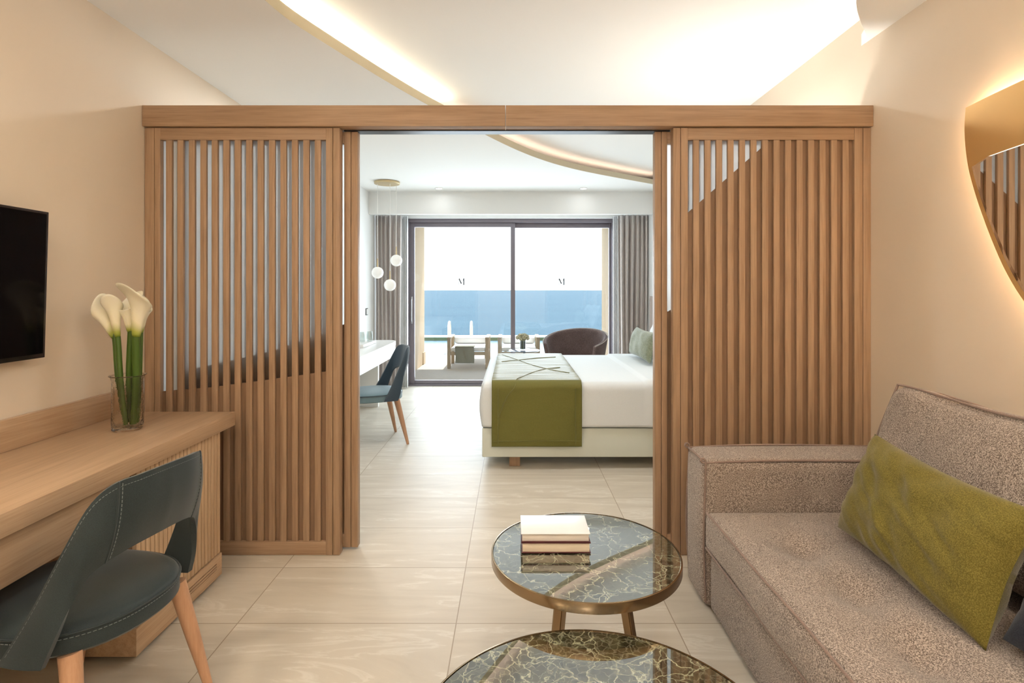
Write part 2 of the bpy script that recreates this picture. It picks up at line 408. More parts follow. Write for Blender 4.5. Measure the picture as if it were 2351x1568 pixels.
# LED ribbons lying in the coves
def ribbon(name, path, inset, side, m):
    def q(u, v_):
        i = min(int(u*(len(path)-1)), len(path)-2); fr = u*(len(path)-1)-i
        p_ = path[i].lerp(path[i+1], fr); t_ = (path[i+1]-path[i]).normalized(); nrm = Vector((-t_.y, t_.x, 0))*side
        p_ = p_+nrm*(inset+.015*v_); return Vector((p_.x, p_.y, ZC+.068))
    bm = bmesh.new(); grid(bm, q, len(path)*2, 1)
    for f_ in bm.faces:
        f_.normal_update()
    me = bpy.data.meshes.new(name); bm.to_mesh(me); bm.free(); o = link(name, me, m, None, False); return o
k_split = next(i for i, p_ in enumerate(arc) if p_.y > 4.2)
tag(ribbon('cove_light_strip', arc[:k_split], .07, 1, LEDW), 'warm light strip glowing above the curved ceiling edge of the living room', 'light strip')
tag(ribbon('cove_light_strip', arc[k_split:-2], .07, 1, LEDP), 'pinkish light strip glowing above the curved ceiling edge over the bedroom', 'light strip')
tag(ribbon('cove_light_strip', arc2[3:], .07, 1, LEDN), 'warm light strip above the ceiling corner at the upper right', 'light strip')
# soffit before the window
sbox('ceiling_soffit', PAINT, XL, XR, 7.336, 7.40, 2.40, ZC)
sbox('trim_1', WHITEP, XL, XR, 7.80, YW-.002, 2.41, 2.47)

# ------------------------------------------------------------------ partition of oak slats
def lerpkey(K, x_):
    if x_ <= K[0][0]: return K[0][1]
    for (a, b_), (c_, d_) in zip(K, K[1:]):
        if x_ <= c_: return b_+(d_-b_)*(x_-a)/(c_-a)
    return K[-1][1]
def slat_panel(name, label, x0, x1, y0, depth, z0, z1, stile_l, stile_r, nslat, curve, grooves, rail=.062, brail=.07, cat='slatted screen', sw=.0315, pitch=None, anchor=0):
    t_ = thing(name, label, cat, ((x0+x1)/2, y0, z0))
    ox, oy, oz = (x0+x1)/2, y0, z0
    def L(a): return (a[0]-ox, a[1]-ox, a[2]-oy, a[3]-oy, a[4]-oz, a[5]-oz)
    fr = []
    gl = grooves[0]; gr_ = grooves[1]; g = .003
    fr += [L((x0, gl-g/2, y0, y0+depth, z0, z1)), L((gl+g/2, x0+stile_l, y0, y0+depth, z0, z1))]
    fr += [L((x1-stile_r, gr_-g/2, y0, y0+depth, z0, z1)), L((gr_+g/2, x1, y0, y0+depth, z0, z1))]
    fr += [L((gl-g, gl+g, y0+.012, y0+depth-.005, z0+.002, z1-.002)), L((gr_-g, gr_+g, y0+.012, y0+depth-.005, z0+.002, z1-.002))]
    boxes('stile', OAKZ, t_, fr, .0012)
    a, b_ = x0+stile_l, x1-stile_r
    box('top_rail', OAKX, t_, *L((a+.0005, b_-.0005, y0+.001, y0+depth, z1-rail, z1)), bev=.0012)
    box('bottom_rail', OAKX, t_, *L((a+.0005, b_-.0005, y0+.001, y0+depth, z0, z0+brail)), bev=.0012)
    gap = ((b_-a)-nslat*sw)/(nslat+1)
    if pitch:
        g0 = pitch-sw
        xs_ = [(a+g0+pitch*i) for i in range(nslat)] if anchor < 0 else [(b_-g0-sw-pitch*i) for i in range(nslat)]
    else: xs_ = [a+gap*(i+1)+sw*i for i in range(nslat)]
    sl = [L((x_, x_+sw, y0+.002, y0+.019, z0+brail+.0005, z1-rail-.0005)) for x_ in xs_]
    boxes('slats', OAKZ, t_, sl, .0018)
    bm = bmesh.new()
    N = 60; poly = [(a-ox, z0+brail-oz), (b_-ox, z0+brail-oz)]+[(b_+(a-b_)*i/N-ox, min(lerpkey(curve, b_+(a-b_)*i/N), z1-rail)-oz) for i in range(N+1)]
    # drop a degenerate tail where the curve meets the rail
    prism(bm, poly, y0+.0195-oy, y0+.0275-oy, lambda p_, q, r_: (p_, r_, q))
    obj('backing', OAKB and bm, OAKB, t_, False)
    box('frosted_glass', FROST, t_, *L((a+.0005, b_-.0005, y0+.0278, y0+.0318, z0+brail, z1-rail)), bev=0)
    return t_
yS, yD = 2.87, 2.93
slat_panel('slatted_screen', 'fixed oak slat screen on the left, beside the vase of callas', -1.927, -.907, yS, .05, .002, 2.236, .081, .072, 14,
           [(-1.85, .855), (-1.6, .875), (-1.3, .915), (-.95, .965)], (-1.877, -.943))
slat_panel('slatted_screen', 'fixed oak slat screen on the right, behind the sofa arm', .838, 1.8715, yS, .05, .002, 2.236, .076, .086, 14,
           [(.914, 1.79), (1.13, 1.98), (1.34, 2.165), (1.385, 2.21), (1.9, 2.21)], (.876, 1.83))
slat_panel('sliding_slat_door', 'oak slat sliding door slid open behind the left slat screen', -1.795, -.830, yD, .045, .014, 2.233, .075, .072, 13,
           [(-1.795, .95), (-1.6, .99), (-1.3, 1.06), (-1.02, 1.155), (-.92, 1.20), (-.83, 1.23)], (-1.76, -.866), cat='sliding door', sw=.031, pitch=.0592, anchor=1)
slat_panel('sliding_slat_door', 'oak slat sliding door slid open behind the right slat screen', .757, 1.74, yD, .045, .014, 2.233, .066, .075, 13,
           [(.757, 1.25), (.84, 1.275), (.95, 1.36), (1.2, 1.56), (1.74, 2.0)], (.792, 1.70), cat='sliding door', sw=.031, pitch=.0592, anchor=-1)
t_ = thing('door_header', 'long oak beam over the slat screens and the doorway', 'beam', (0, 2.85, 2.24))
box('beam_board', OAKX, t_, -1.927, -.041, 0, .14, 0, .108, bev=.0015)
box('beam_board', OAKX, t_, -.038, 1.8715, 0, .14, 0, .108, bev=.0015)
box('slide_track', DARK, t_, -.90, .835, .071, .135, -.006, -.001, bev=0)

# ------------------------------------------------------------------ window
win = thing('window_1', 'wide sliding window with grey aluminium frame looking out on the sea', None, (0, 7.92, 0), kind='structure')
def Wb(name, m, par, lst, bev=.002): return boxes(name, m, par, [(a, b_, c_-7.92, d_-7.92, e_, f_) for a, b_, c_, d_, e_, f_ in lst], bev)
Wb('window_frame', ALU, win, [(-1.56, -1.50, 7.90, 8.05, 0, 2.41), (1.43, 1.49, 7.90, 8.05, 0, 2.41), (-1.50, 1.43, 7.90, 8.05, 2.36, 2.41), (-1.50, 1.43, 7.90, 8.05, 0, .025)])
s1 = Wb('window_sash', ALU, win, [(-1.50, -1.425, 7.93, 7.98, .025, 2.36), (-.035, .03, 7.93, 7.98, .025, 2.36), (-1.425, -.035, 7.93, 7.98, 2.295, 2.36), (-1.425, -.035, 7.93, 7.98, .025, .08)])
s2 = Wb('window_sash', ALU, win, [(-.02, .03, 7.985, 8.03, .025, 2.36), (1.395, 1.43, 7.985, 8.03, .025, 2.36), (.03, 1.395, 7.985, 8.03, 2.29, 2.36), (.03, 1.395, 7.985, 8.03, .025, .08)])
Wb('pane', PANE, s1, [(-1.425, -.035, 7.952, 7.958, .08, 2.295)], 0)
Wb('pane', PANE, s2, [(.03, 1.395, 8.004, 8.010, .08, 2.29)], 0)
bm = bmesh.new(); tube(bm, [(-1.462, -.005, .93), (-1.462, -.035, .95), (-1.462, -.035, 1.24), (-1.462, -.005, 1.26)], .008); bx(bm, -1.475, -1.449, -.001, .012, .90, 1.29, bev=.003)
obj('handle', bm, plain('satin_steel', (.45, .45, .46), .35, Metallic=.7), s1)
def letter_m(par, cx, y_):
    bm = bmesh.new(); h = .048; w_ = .035
    def bar(p0, p1, t0):
        p0 = Vector(p0); p1 = Vector(p1); d_ = (p1-p0).normalized(); nn = Vector((-d_.y, d_.x))*t0/2
        prism(bm, [tuple(p0+nn), tuple(p0-nn), tuple(p1-nn), tuple(p1+nn)], y_, y_-.001, lambda a, b_, c_: (cx+a, c_, 1.505+b_))
    bar((-w_, -h), (-w_, h*.85), .006); bar((-w_*.95, h), (.0, -h*.6), .018); bar((0, -h*.6), (w_, h), .006); bar((w_, -h), (w_, h), .018)
    bar((-w_-.012, -h), (-w_+.012, -h), .003); bar((w_-.014, -h), (w_+.014, -h), .003); bar((w_-.004, h), (w_+.014, h), .003)
    o = obj('letter_marking', bm, LOGO, par, False); o['label'] = 'small grey letter M on the pane'
letter_m(s1, -.75, .031); letter_m(s2, .705, .083)
# reveal outside and terrace
sbox('terrace_floor', DECK, -6, 6, 8.17, 12.2, -.12, -.005)
sbox('window_sill', DECK, -1.56, 1.49, 8.05, 8.17, -.12, -.004)
sbox('wall_terrace_left', STONE, -2.2, -1.68, 8.17, 10.4, 0, 3.1)
sbox('wall_terrace_right', STONE, 1.68, 2.2, 8.17, 10.4, 0, 3.1)
sbox('trim_2', STONE, -2.22, -1.662, 10.2, 10.42, 0, .22)
sbox('ceiling_terrace', PAINT, -2.2, 2.2, 8.17, 10.55, 2.75, 2.95)
sbox('pool_surface', POOL, -6, 6, 12.2, 15.6, -.4, -.06)
sbox('pool_edge', plain('pale_coping', (.75, .72, .65), .6), -6, 6, 15.62, 15.9, -.5, .07)
sbox('pool_tiles', GREENT, -6, 6, 15.60, 15.62, -.5, .03)
bm = bmesh.new(); bmesh.ops.create_grid(bm, x_segments=1, y_segments=1, size=1)
for v_ in bm.verts: v_.co = Vector((v_.co.x*30000, 10000+v_.co.y*9985+10, -25))
for v_ in bm.verts:
    if v_.co.y < 100: v_.co.y = 18
    else: v_.co.y = 30000
struct('sea', bm, SEA)

# ------------------------------------------------------------------ curtains
def curtain(name, label, x0, x1, npl, seed, sheer_side):
    t_ = thing(name, label, 'curtain', ((x0+x1)/2, 7.62, 0), group='taupe curtains by the window'); ox = (x0+x1)/2
    def prof(u, v_):
        x_ = x0+(x1-x0)*u; ph = 2*PI*npl*u+.7*math.sin(5*u+seed)
        amp = .045*(.75+.25*math.sin(3*v_+seed+9*u)); y_ = amp*math.sin(ph)+.014*math.sin(ph*2+seed+v_)
        sh = .012*math.sin(v_*2.4+seed+u*4)
        return Vector((x_+sh-ox, y_, .012+2.41*v_))
    bm = bmesh.new(); grid(bm, prof, npl*14, 14); o = obj('curtain_cloth', bm, CURT, t_)
    s_ = o.modifiers.new('thick', 'SOLIDIFY'); s_.thickness = .004
    xs = (x1, x1+.07) if sheer_side > 0 else (x0-.07, x0)
    bm = bmesh.new(); grid(bm, lambda u, v_: Vector((xs[0]+(xs[1]-xs[0])*u-ox, .10+.02*math.sin(u*20), .012+2.41*v_)), 24, 8)
    o = obj('sheer_lining', bm, SHEER, t_); s_ = o.modifiers.new('thick', 'SOLIDIFY'); s_.thickness = .002
    o['label'] = 'white sheer edge beside the taupe cloth'
    return t_
curtain('curtain', 'taupe pleated curtain left of the window, behind the pendant globes', -1.915, -1.55, 6, .4, 1)
curtain('curtain', 'taupe pleated curtain right of the window, behind the bed cushions', 1.47, 1.86, 6, 2.2, -1)

# ------------------------------------------------------------------ desks
t_ = thing('writing_desk', 'long oak desk along the left wall under the television', 'desk', (-1.66, 1.6, 0))
def D(a): return (a[0]+1.66, a[1]+1.66, a[2]-1.6, a[3]-1.6, a[4], a[5])
box('desktop', OAKY, t_, *D((XL+.002, -1.39, -.6, 2.745, .713, .780)), bev=.0015)
box('back_upstand', OAKY, t_, *D((XL+.002, -1.905, -.6, 2.745, .7805, .90)), bev=.0015)
box('apron', OAKY, t_, *D((-1.45, -1.425, -.6, 2.04, .555, .7125)), bev=.0015)
box('under_shelf', OAKY, t_, *D((XL+.002, -1.452, -.6, 2.04, .555, .575)), bev=.0015)
t_ = thing('grooved_cabinet', 'low oak cabinet with grooved front under the far end of the desk', 'cabinet', (-1.66, 2.33, 0))
def D(a): return (a[0]+1.66, a[1]+1.66, a[2]-2.33, a[3]-2.33, a[4], a[5])
box('carcass', OAKB, t_, *D((XL+.01, -1.425, 2.05, 2.64, .125, .712)), bev=.001)
nb = 22; yy = [2.05+.59*i/nb for i in range(nb+1)]
boxes('grooved_front', OAKCAB, t_, [D((-1.4248, -1.408, yy[i]+.0022, yy[i+1]-.0022, .130, .710)) for i in range(nb)], .001)
bm = bmesh.new()
bx(bm, *D((XL+.01, -1.418, 2.045, 2.645, .022, .124)))
zs = [(.022, .062), (.067, .075), (.080, .088), (.093, .124)]
for z0, z1 in zs: bx(bm, *D((-1.418, -1.404, 2.35, 2.60, z0, z1)))
bx(bm, *D((-1.418, -1.404, 2.045, 2.35, .022, .124))); bx(bm, *D((-1.418, -1.404, 2.60, 2.645, .022, .124)))
obj('plinth', bm, OAKY, t_, False)
for (x_, y_) in ((-1.47, 2.10), (-1.47, 2.58), (-1.85, 2.10), (-1.85, 2.58)):
    bm = bmesh.new(); lathe(bm, [(.022, 0), (.022, .0215)], 16, x_+1.66, y_-2.33); obj('foot', bm, DARK, t_)
# bedroom desk, white
t_ = thing('dressing_desk', 'white desk with rounded end along the bedroom wall, tray on it', 'desk', (-1.66, 5, 0))
poly = [(XL+.002, 3.3), (-1.386, 3.3), (-1.386, 6.45)]+[(-1.386-.12+.12*math.cos(a), 6.45+.2*math.sin(a)) for a in [PI/2*i/8 for i in range(1, 9)]]+[(XL+.002, 6.65)]
bm = bmesh.new(); prism(bm, [(a+1.66, b_-5) for a, b_ in poly], .735, .78); obj('desktop', bm, WHITEP, t_)
poly2 = [(a if a < -1.9 else a-.004, b_) for a, b_ in poly]
bm = bmesh.new(); prism(bm, [(a+1.66, b_-5) for a, b_ in poly2], .61, .7335); obj('drawer_front', bm, WHITEP, t_)
box('side_panel', WHITEP, t_, *[q for q in (XL+.01+1.66, -1.47+1.66, 4.55-5, 4.60-5, 0, .609)], bev=.002)
box('side_panel', WHITEP, t_, *[q for q in (XL+.01+1.66, -1.60+1.66, 6.50-5, 6.55-5, 0, .609)], bev=.002)
# tray and glassware
box('serving_tray', WHITEP, None, -1.86, -1.56, 5.72, 6.26, .781, .815, bev=.006)
tag(bpy.data.objects['serving_tray'], 'white tray holding glassware on the bedroom desk', 'tray')
def tumbler(x_, y_, label, s=1):
    bm = bmesh.new(); lathe(bm, [(.030*s, 0), (.036*s, .03*s), (.036*s, .07*s), (.030*s, .11*s), (.028*s, .11*s), (.034*s, .07*s), (.034*s, .03*s), (.028*s, .008)], 24)
    o = obj('drinking_glass', bm, THIN, None); o.location = (x_, y_, .8155); tag(o, label, 'glass', 'glasses on the bedroom tray')
tumbler(-1.60, 6.12, 'clear drinking glass on the white tray, nearest the curtain')
tumbler(-1.66, 6.03, 'clear drinking glass on the white tray, between bottle and outer glass')
tumbler(-1.74, 5.86, 'clear drinking glass at the left end of the tray, by the doorway edge', .95)
bm = bmesh.new(); lathe(bm, [(.034, 0), (.035, .15), (.030, .18), (.012, .22), (.011, .27), (.010, .27), (.010, .22), (.028, .17), (.032, .01)], 24)
o = obj('water_bottle', bm, THIN, None); o.location = (-1.77, 6.06, .8155); tag(o, 'tall clear glass bottle standing on the white tray', 'bottle')
t_ = thing('wall_switch', 'small switch plate with dark edge on the bedroom wall beside the curtain', 'switch', (XL+.001, 7.22, 1.10))
box('plate', DARK, t_, 0, .008, -.045, .045, -.045, .045, bev=.002); box('rocker', WHITEP, t_, .0081, .012, -.036, .036, -.036, .036, bev=.001)

# ------------------------------------------------------------------ television
t_ = thing('television', 'black flat television mounted on the left wall', 'television', (-1.885, 1.73, 1.41)); t_.rotation_euler = (0, math.radians(1.6), 0)
box('housing', PLASTIC, t_, -.02, .015, -.46, .46, -.288, .288, bev=.006, seg=3)
box('bezel', PLASTIC, t_, .0152, .024, -.462, .462, -.290, .290, bev=.003, seg=3)
box('screen', SCREEN, t_, .0242, .0252, -.450, .450, -.272, .280, bev=0)

# ------------------------------------------------------------------ vase of callas
vx, vy, vz = -1.685, 2.40, .781
t_ = thing('glass_vase', 'clear bubbled glass vase holding the callas on the oak desk', 'vase', (vx, vy, vz))
bm = bmesh.new()
def sq(r_, a, k=3.2):
    c_, s_ = math.cos(a), math.sin(a); return r_/((abs(c_)**k+abs(s_)**k)**(1/k))
PR = [(.052, 0), (.058, .006), (.0595, .03), (.0585, .07), (.059, .12), (.0585, .17), (.058, .215), (.064, .232), (.070, .236), (.069, .2375), (.061, .2335), (.0548, .214), (.0552, .12), (.0552, .03), (.050, .016)]
rings = []
for i, (r_, z_) in enumerate(PR):
    ring = []
    for k in range(40):
        a = 2*PI*k/40+.5; rr = sq(r_, a-.5) if i < 7 else (sq(r_, a-.5, 2.4) if i < 11 else sq(r_, a-.5))
        rr += .0012*noise.noise(Vector((math.cos(a)*4, math.sin(a)*4, z_*40)))*(z_ > .004)
        ring.append(bm.verts.new((rr*math.cos(a), rr*math.sin(a), z_)))
    rings.append(ring)
for i in range(len(PR)-1):
    for k in range(40): bm.faces.new((rings[i][k], rings[i][(k+1) % 40], rings[i+1][(k+1) % 40], rings[i+1][k]))
bm.faces.new(rings[0][::-1]); bm.faces.new(rings[-1])
obj('vase_body', bm, VASEG, t_)
def calla(foot, base, tip, turn, label, scale=1.0, open_=1.0):
    foot, base, tip = Vector(foot), Vector(base), Vector(tip)
    r_ = thing('calla_lily', label, 'flower', (vx+foot.x, vy+foot.y, vz+foot.z), group='callas in the glass vase')
    ax = (tip-base).normalized(); L_ = (tip-base).length
    mid = (foot+base)/2+Vector((random.uniform(-.006, .006), random.uniform(-.006, .006), 0))
    bm = bmesh.new(); pts = smooth_path([foot-foot, mid-foot, base-ax*.01-foot, base+ax*.012-foot], 8)
    tube(bm, pts, [.0105*scale+.002*math.sin(PI*i/len(pts)) for i in range(len(pts))], 12); obj('stem', bm, STEM, r_)
    a1 = ax.orthogonal().normalized(); a1 = Matrix.Rotation(turn, 3, ax) @ a1; a2 = ax.cross(a1)
    def sp_(u, v_):
        th = (u*1.12-.06)*2*PI; overlap = .0016*(u-.5)
        # rim is high on the tip side and low at the throat, flaring outwards
        front = .5+.5*math.cos(th-PI); rim = .60+.46*front**1.6
        h_ = v_*rim*L_
        flare = (.0105+.016*v_**.8+.017*open_*max(0, v_-.55)**1.4*4*(.5+.5*front))*scale+overlap
        rip = 1+.07*math.sin(3*th+turn)*v_**3
        p_ = ax*h_+(a1*math.cos(th)+a2*math.sin(th))*flare*rip
        if v_ > .8: p_ += (a1*math.cos(th)+a2*math.sin(th))*(v_-.8)*.06*front*open_ - ax*(v_-.8)**2*.25*L_
        return base-foot+p_
    bm = bmesh.new(); grid(bm, sp_, 40, 18, uv=True)
    o = obj('spathe', bm, CALLA, r_); s_ = o.modifiers.new('thick', 'SOLIDIFY'); s_.thickness = .0012
    bm = bmesh.new(); tube(bm, [base-foot+ax*L_*q for q in (.1, .3, .5, .62)], [.004, .0045, .004, .002], 10)
    obj('spadix', bm, plain('yellow_spadix', (.75, .50, .06), .7), r_)
calla((-.018, .010, .022), (-.060, .0, .400), (-.138, -.01, .565), 2.2, 'leftmost cream calla, its bloom leaning out to the left', .85, .9)
calla((.006, -.02, .022), (-.030, -.02, .405), (-.050, -.03, .582), 1.1, 'cream calla second from the left, beside the leaning bloom', .85, .7)
calla((-.006, .024, .022), (.006, .01, .425), (.000, .0, .592), 3.6, 'cream calla in the middle of the bunch, partly behind its neighbour', 1.05, .9)
calla((.026, -.004, .022), (.046, -.015, .405), (.066, -.02, .625), .3, 'tallest cream calla, at the right of the bunch', 1.25, 1.25)
calla((.03, .02, .022), (.036, .03, .42), (.052, .03, .575), 5.0, 'cream calla hidden behind the tallest bloom at the right', .8, .8)

# ------------------------------------------------------------------ upholstered chairs (front is +y in the chair's own frame)
UP = [(0, (0, -.325, .870)), (.2, (.09, -.320, .868)), (.36, (.158, -.295, .858)), (.48, (.195, -.262, .815)), (.62, (.217, -.205, .70)), (.82, (.240, -.125, .535)), (1, (.262, -.050, .402))]
LO = [(0, (0, -.288, .660)), (.2, (.095, -.280, .655)), (.36, (.165, -.258, .635)), (.48, (.198, -.240, .605)), (.62, (.219, -.228, .555)), (.82, (.243, -.206, .475)), (1, (.256, -.180, .402))]
def shell(s_, v_):
    a = abs(s_); u_ = cr_spline(UP, a); l_ = cr_spline(LO, a)
    p_ = l_.lerp(u_, v_); p_.y -= .012*math.sin(PI*v_)*(1-a); p_.x *= 1 if s_ >= 0 else -1
    return p_
def make_chair(name, label, leather, seatmat, group):
    t_ = thing(name, label, 'chair', group=group)
    # seat: a D with a crowned top
    bm = bmesh.new()
    def outline(a, inset):
        c_, s_ = math.cos(a), math.sin(a); k = 2.5
        r_ = 1/((abs(c_)**k+abs(s_)**k)**(1/k)); x_ = (.247-inset)*r_*c_
        y_ = (.26-inset)*r_*s_ if s_ > 0 else (.275-inset)*r_*s_*.98
        x_ *= 1-.10*max(0, -s_)**2
        return x_, y_
    prof = [(.03, .392), (.008, .396), (0, .405), (0, .452), (.004, .461), (.012, .468), (.03, .474), (.07, .480), (.13, .484), (.20, .486)]
    rings = [[bm.verts.new((*outline(2*PI*k/56, ins), z_)) for k in range(56)] for ins, z_ in prof]
    for i in range(len(prof)-1):
        for k in range(56): bm.faces.new((rings[i][k], rings[i][(k+1) % 56], rings[i+1][(k+1) % 56], rings[i+1][k]))
    bm.faces.new(rings[0][::-1]); bm.faces.new(rings[-1])
    seat = obj('seat', bm, seatmat, t_)
    bm = bmesh.new(); pts = [Vector((*outline(2*PI*k/80, -.0015), .457)) for k in range(81)]; tube(bm, pts, .0028, 6, False)
    obj('seat_piping', bm, leather, seat)
    def dashes(bm, pts, on=2, off=1, r_=.0011):
        i = 0
        while i+on < len(pts): tube(bm, pts[i:i+on+1], r_, 5); i += on+off
    bm = bmesh.new(); dashes(bm, [Vector((*outline(2*PI*k/420, -.0012), .446)) for k in range(421)]); obj('stitching', bm, STITCH, seat)
    # wrap-around shell
    bm = bmesh.new(); NU = 72; NV = 12; T = .030
    def nrm(s_, v_):
        e = .01; a = shell(min(1, s_+e), v_)-shell(max(-1, s_-e), v_); b_ = shell(s_, min(1, v_+e))-shell(s_, max(0, v_-e))
        n_ = a.cross(b_).normalized(); c_ = shell(s_, v_)
        if n_.dot(Vector((c_.x, c_.y+.02, 0))) < 0: n_ = -n_
        return n_
    sec = []
    for i in range(NU+1):
        s_ = -1+2*i/NU; ring = []
        for j in range(NV+1): ring.append(shell(s_, j/NV)+nrm(s_, j/NV)*.012*math.sin(PI*(.12+.76*j/NV)))
        for j in range(NV, -1, -1):
            v_ = .02+.96*j/NV; ring.append(shell(s_, v_)-nrm(s_, v_)*(T-.012)*(.55+.45*math.sin(PI*(.1+.8*j/NV))))
        sec.append([bm.verts.new(p_) for p_ in ring])
    m_ = len(sec[0])
    for i in range(NU):
        for j in range(m_): bm.faces.new((sec[i][j], sec[i+1][j], sec[i+1][(j+1) % m_], sec[i][(j+1) % m_]))
    bm.faces.new(sec[0]); bm.faces.new(sec[-1][::-1])
    back = obj('backrest', bm, leather, t_)
    for p_ in back.data.polygons: p_.use_smooth = True
    bm = bmesh.new()
    for v_ in (.93,):
        pts = [shell(-1+2*i/360, v_)+nrm(-1+2*i/360, v_)*.0055 for i in range(6, 355)]; dashes(bm, pts)
    for sg in (-1, 1):
        pts = [shell(sg*.31, i/60)+nrm(sg*.31, i/60)*(.0005+.0135*math.sin(PI*(.12+.76*i/60))) for i in range(2, 59)]; dashes(bm, pts)
    obj('stitching', bm, STITCH, back)
    for sg in (-1, 1):
        bm = bmesh.new(); tube(bm, [shell(sg*.33, i/20)+nrm(sg*.33, i/20)*.0120*math.sin(PI*(.12+.76*i/20)) for i in range(21)], .0026, 6)
        obj('back_seam', bm, leather, back)
    for sx in (-1, 1):
        for sy in (-1, 1):
            top = Vector((sx*.185, .17 if sy > 0 else -.185, .40)); bot = Vector((sx*.235, .27 if sy > 0 else -.275, 0))
            bm = bmesh.new(); tube(bm, [bot, bot.lerp(top, .03), bot.lerp(top, .5), top], [.0115, .013, .022, .028], 20); obj('leg', bm, BEECH, t_)
    return t_
ch = make_chair('upholstered_chair', 'dark teal open-back chair tucked under the oak desk', TEAL, TEAL, None)
ch.location = (-1.355, 1.71, 0); ch.rotation_euler = (0, 0, math.atan2(-.98, -.18)*-1)
f_ = Vector((-.98, .18)); ch.rotation_euler = (0, 0, math.atan2(f_.y, f_.x)-PI/2)
f_ = Vector((-.904, -.427))
ch2 = make_chair('upholstered_chair', 'blue-grey open-back chair with pale seat at the white bedroom desk', NAVY, PALEB, None)
ch2.location = (-1.295, 5.035, 0); ch2.rotation_euler = (0, 0, math.atan2(f_.y, f_.x)-PI/2)

# ------------------------------------------------------------------ sofa
t_ = thing('sofa', 'taupe boucle sofa along the right wall', 'sofa', (1.35, 1.2, 0))
def S(a): return (a[0]-1.35, a[1]-1.35, a[2]-1.2, a[3]-1.2, a[4], a[5])
def seam(name, pts, r_=.0045, m=PIPE, par=None, k=6):
    bm = bmesh.new(); tube(bm, smooth_path([Vector(p_)-Vector((1.35, 1.2, 0)) for p_ in pts], k), r_, 8); return obj(name, bm, m, par or t_)
bm = bmesh.new(); soft_box(bm, *S((.845, 1.865, -.3, 2.372, .012, .265)), r=.03, bulge=(.006, .004, 0)); obj('base', bm, SOFA, t_)
DIM = [(1.07, 2.03), (1.08, 1.725), (1.065, 1.432), (1.07, 1.13), (1.07, .83)]
def seatfn(p_, w_):
    if w_.z > .4:
        gx, gy = p_.x+1.35, p_.y+1.2
        for dx, dy in DIM:
            d2 = ((gx-dx)**2+((gy-dy)*.9)**2); p_.z -= .046*math.exp(-d2/.0060)*(w_.z)
            p_.z -= .009*math.exp(-((gx-dx)**2)/.003-((gy-dy)**2)/.03)+.005*math.exp(-((gy-dy)**2)/.002-((gx-dx)**2)/.06)
        if gx < .95: p_.z -= 0.0
    if abs(w_.x+1) < .3: p_.x += .004*math.sin(9*p_.y)
    return p_
bm = bmesh.new(); soft_box(bm, *S((.828, 1.62, .42, 2.370, .272, .435)), r=.030, bulge=(.010, .004, .022), n_=60, fn=seatfn)
cu = obj('seat_cushion', bm, SOFA, t_)
seam('cushion_piping', [(.829, y_, .432+.003*math.sin(y_*9)) for y_ in [2.35-.24*i for i in range(9)]], par=cu)
seam('cushion_piping', [(.826, y_, .285+.003*math.sin(y_*8)) for y_ in [2.35-.24*i for i in range(9)]], par=cu)
seam('cushion_piping', [(.839, 2.356, .292), (.832, 2.358, .35), (.842, 2.356, .420)], par=cu)
bm = bmesh.new(); soft_box(bm, *S((.828, 1.865, 2.376, 2.618, .008, .648)), r=.034, bulge=(.012, .008, .010), n_=24)
arm = obj('armrest', bm, SOFA, t_)
seam('arm_piping', [(.838, 2.608, .03), (.826, 2.615, .3), (.838, 2.608, .636), (.843, 2.606, .641), (1.2, 2.610, .652), (1.85, 2.606, .644)], .005, par=arm)
seam('arm_piping', [(.838, 2.386, .03), (.826, 2.378, .3), (.838, 2.386, .630), (.843, 2.388, .636), (1.2, 2.382, .648), (1.85, 2.388, .640)], .005, par=arm)
seam('arm_piping', [(.832, 2.606, .640), (.828, 2.5, .646), (.838, 2.388, .634)], .005, par=arm)
bm = bmesh.new(); soft_box(bm, *S((1.765, 1.868, -.3, 2.372, .27, .80)), r=.04, bulge=(0, 0, .01)); obj('back_frame', bm, SOFA, t_)
# loose back cushion leaning on the frame
def bc(y0, y1, label, z_top=.965):
    o = thing('back_cushion', label, 'cushion', (1.535, (y0+y1)/2, .475), group='sofa back cushions'); Ly = (y1-y0)
    o.rotation_euler = (0, math.radians(15), 0)
    def fn(p_, w_):
        # soft pulled-in corners and some sag of the upper edge
        cz = max(0, w_.z); p_.z -= .02*cz*(1-abs(w_.y)**2.0)*.7; p_.z += .012*cz*abs(w_.y)**6
        p_.y -= math.copysign(.045*cz**3*abs(w_.y)**2, w_.y); p_.x += .022*noise.noise(Vector((p_.y*5, p_.z*5, y0)))*(1-abs(w_.y)**4)
        p_.z += .012*noise.noise(Vector((p_.y*7, 0, 5+y0)))*cz
        return p_
    bm = bmesh.new(); soft_box(bm, -.07, .08, -Ly/2, Ly/2, .01, .52, r=.045, bulge=(.045, .006, .012), n_=26, fn=fn); c_ = obj('cushion_cover', bm, SOFA, o)
    bm = bmesh.new(); tube(bm, smooth_path([Vector((-.058, Ly/2-.012, .04)), Vector((-.060, Ly/2-.003, .25)), Vector((-.060, Ly/2-.042, .49)), Vector((-.060, Ly/2-.07, .520)), Vector((-.056, Ly/4, .517)), Vector((-.056, 0, .507)), Vector((-.056, -Ly/4, .517)), Vector((-.056, -Ly/2+.03, .518))], 6), .0045, 8)
    obj('cushion_piping', bm, PIPE, c_)
    bm = bmesh.new(); tube(bm, smooth_path([Vector((.068, Ly/2-.012, .30)), Vector((.070, Ly/2-.042, .49)), Vector((.068, Ly/2-.07, .524)), Vector((.066, Ly/4, .520)), Vector((.066, 0, .507)), Vector((.066, -Ly/4, .520)), Vector((.066, -Ly/2+.03, .520))], 6), .0045, 8)
    obj('cushion_piping', bm, PIPE, c_)
    return o
bc(1.32, 2.345, 'large taupe back cushion of the sofa, leaning behind the olive pillow')
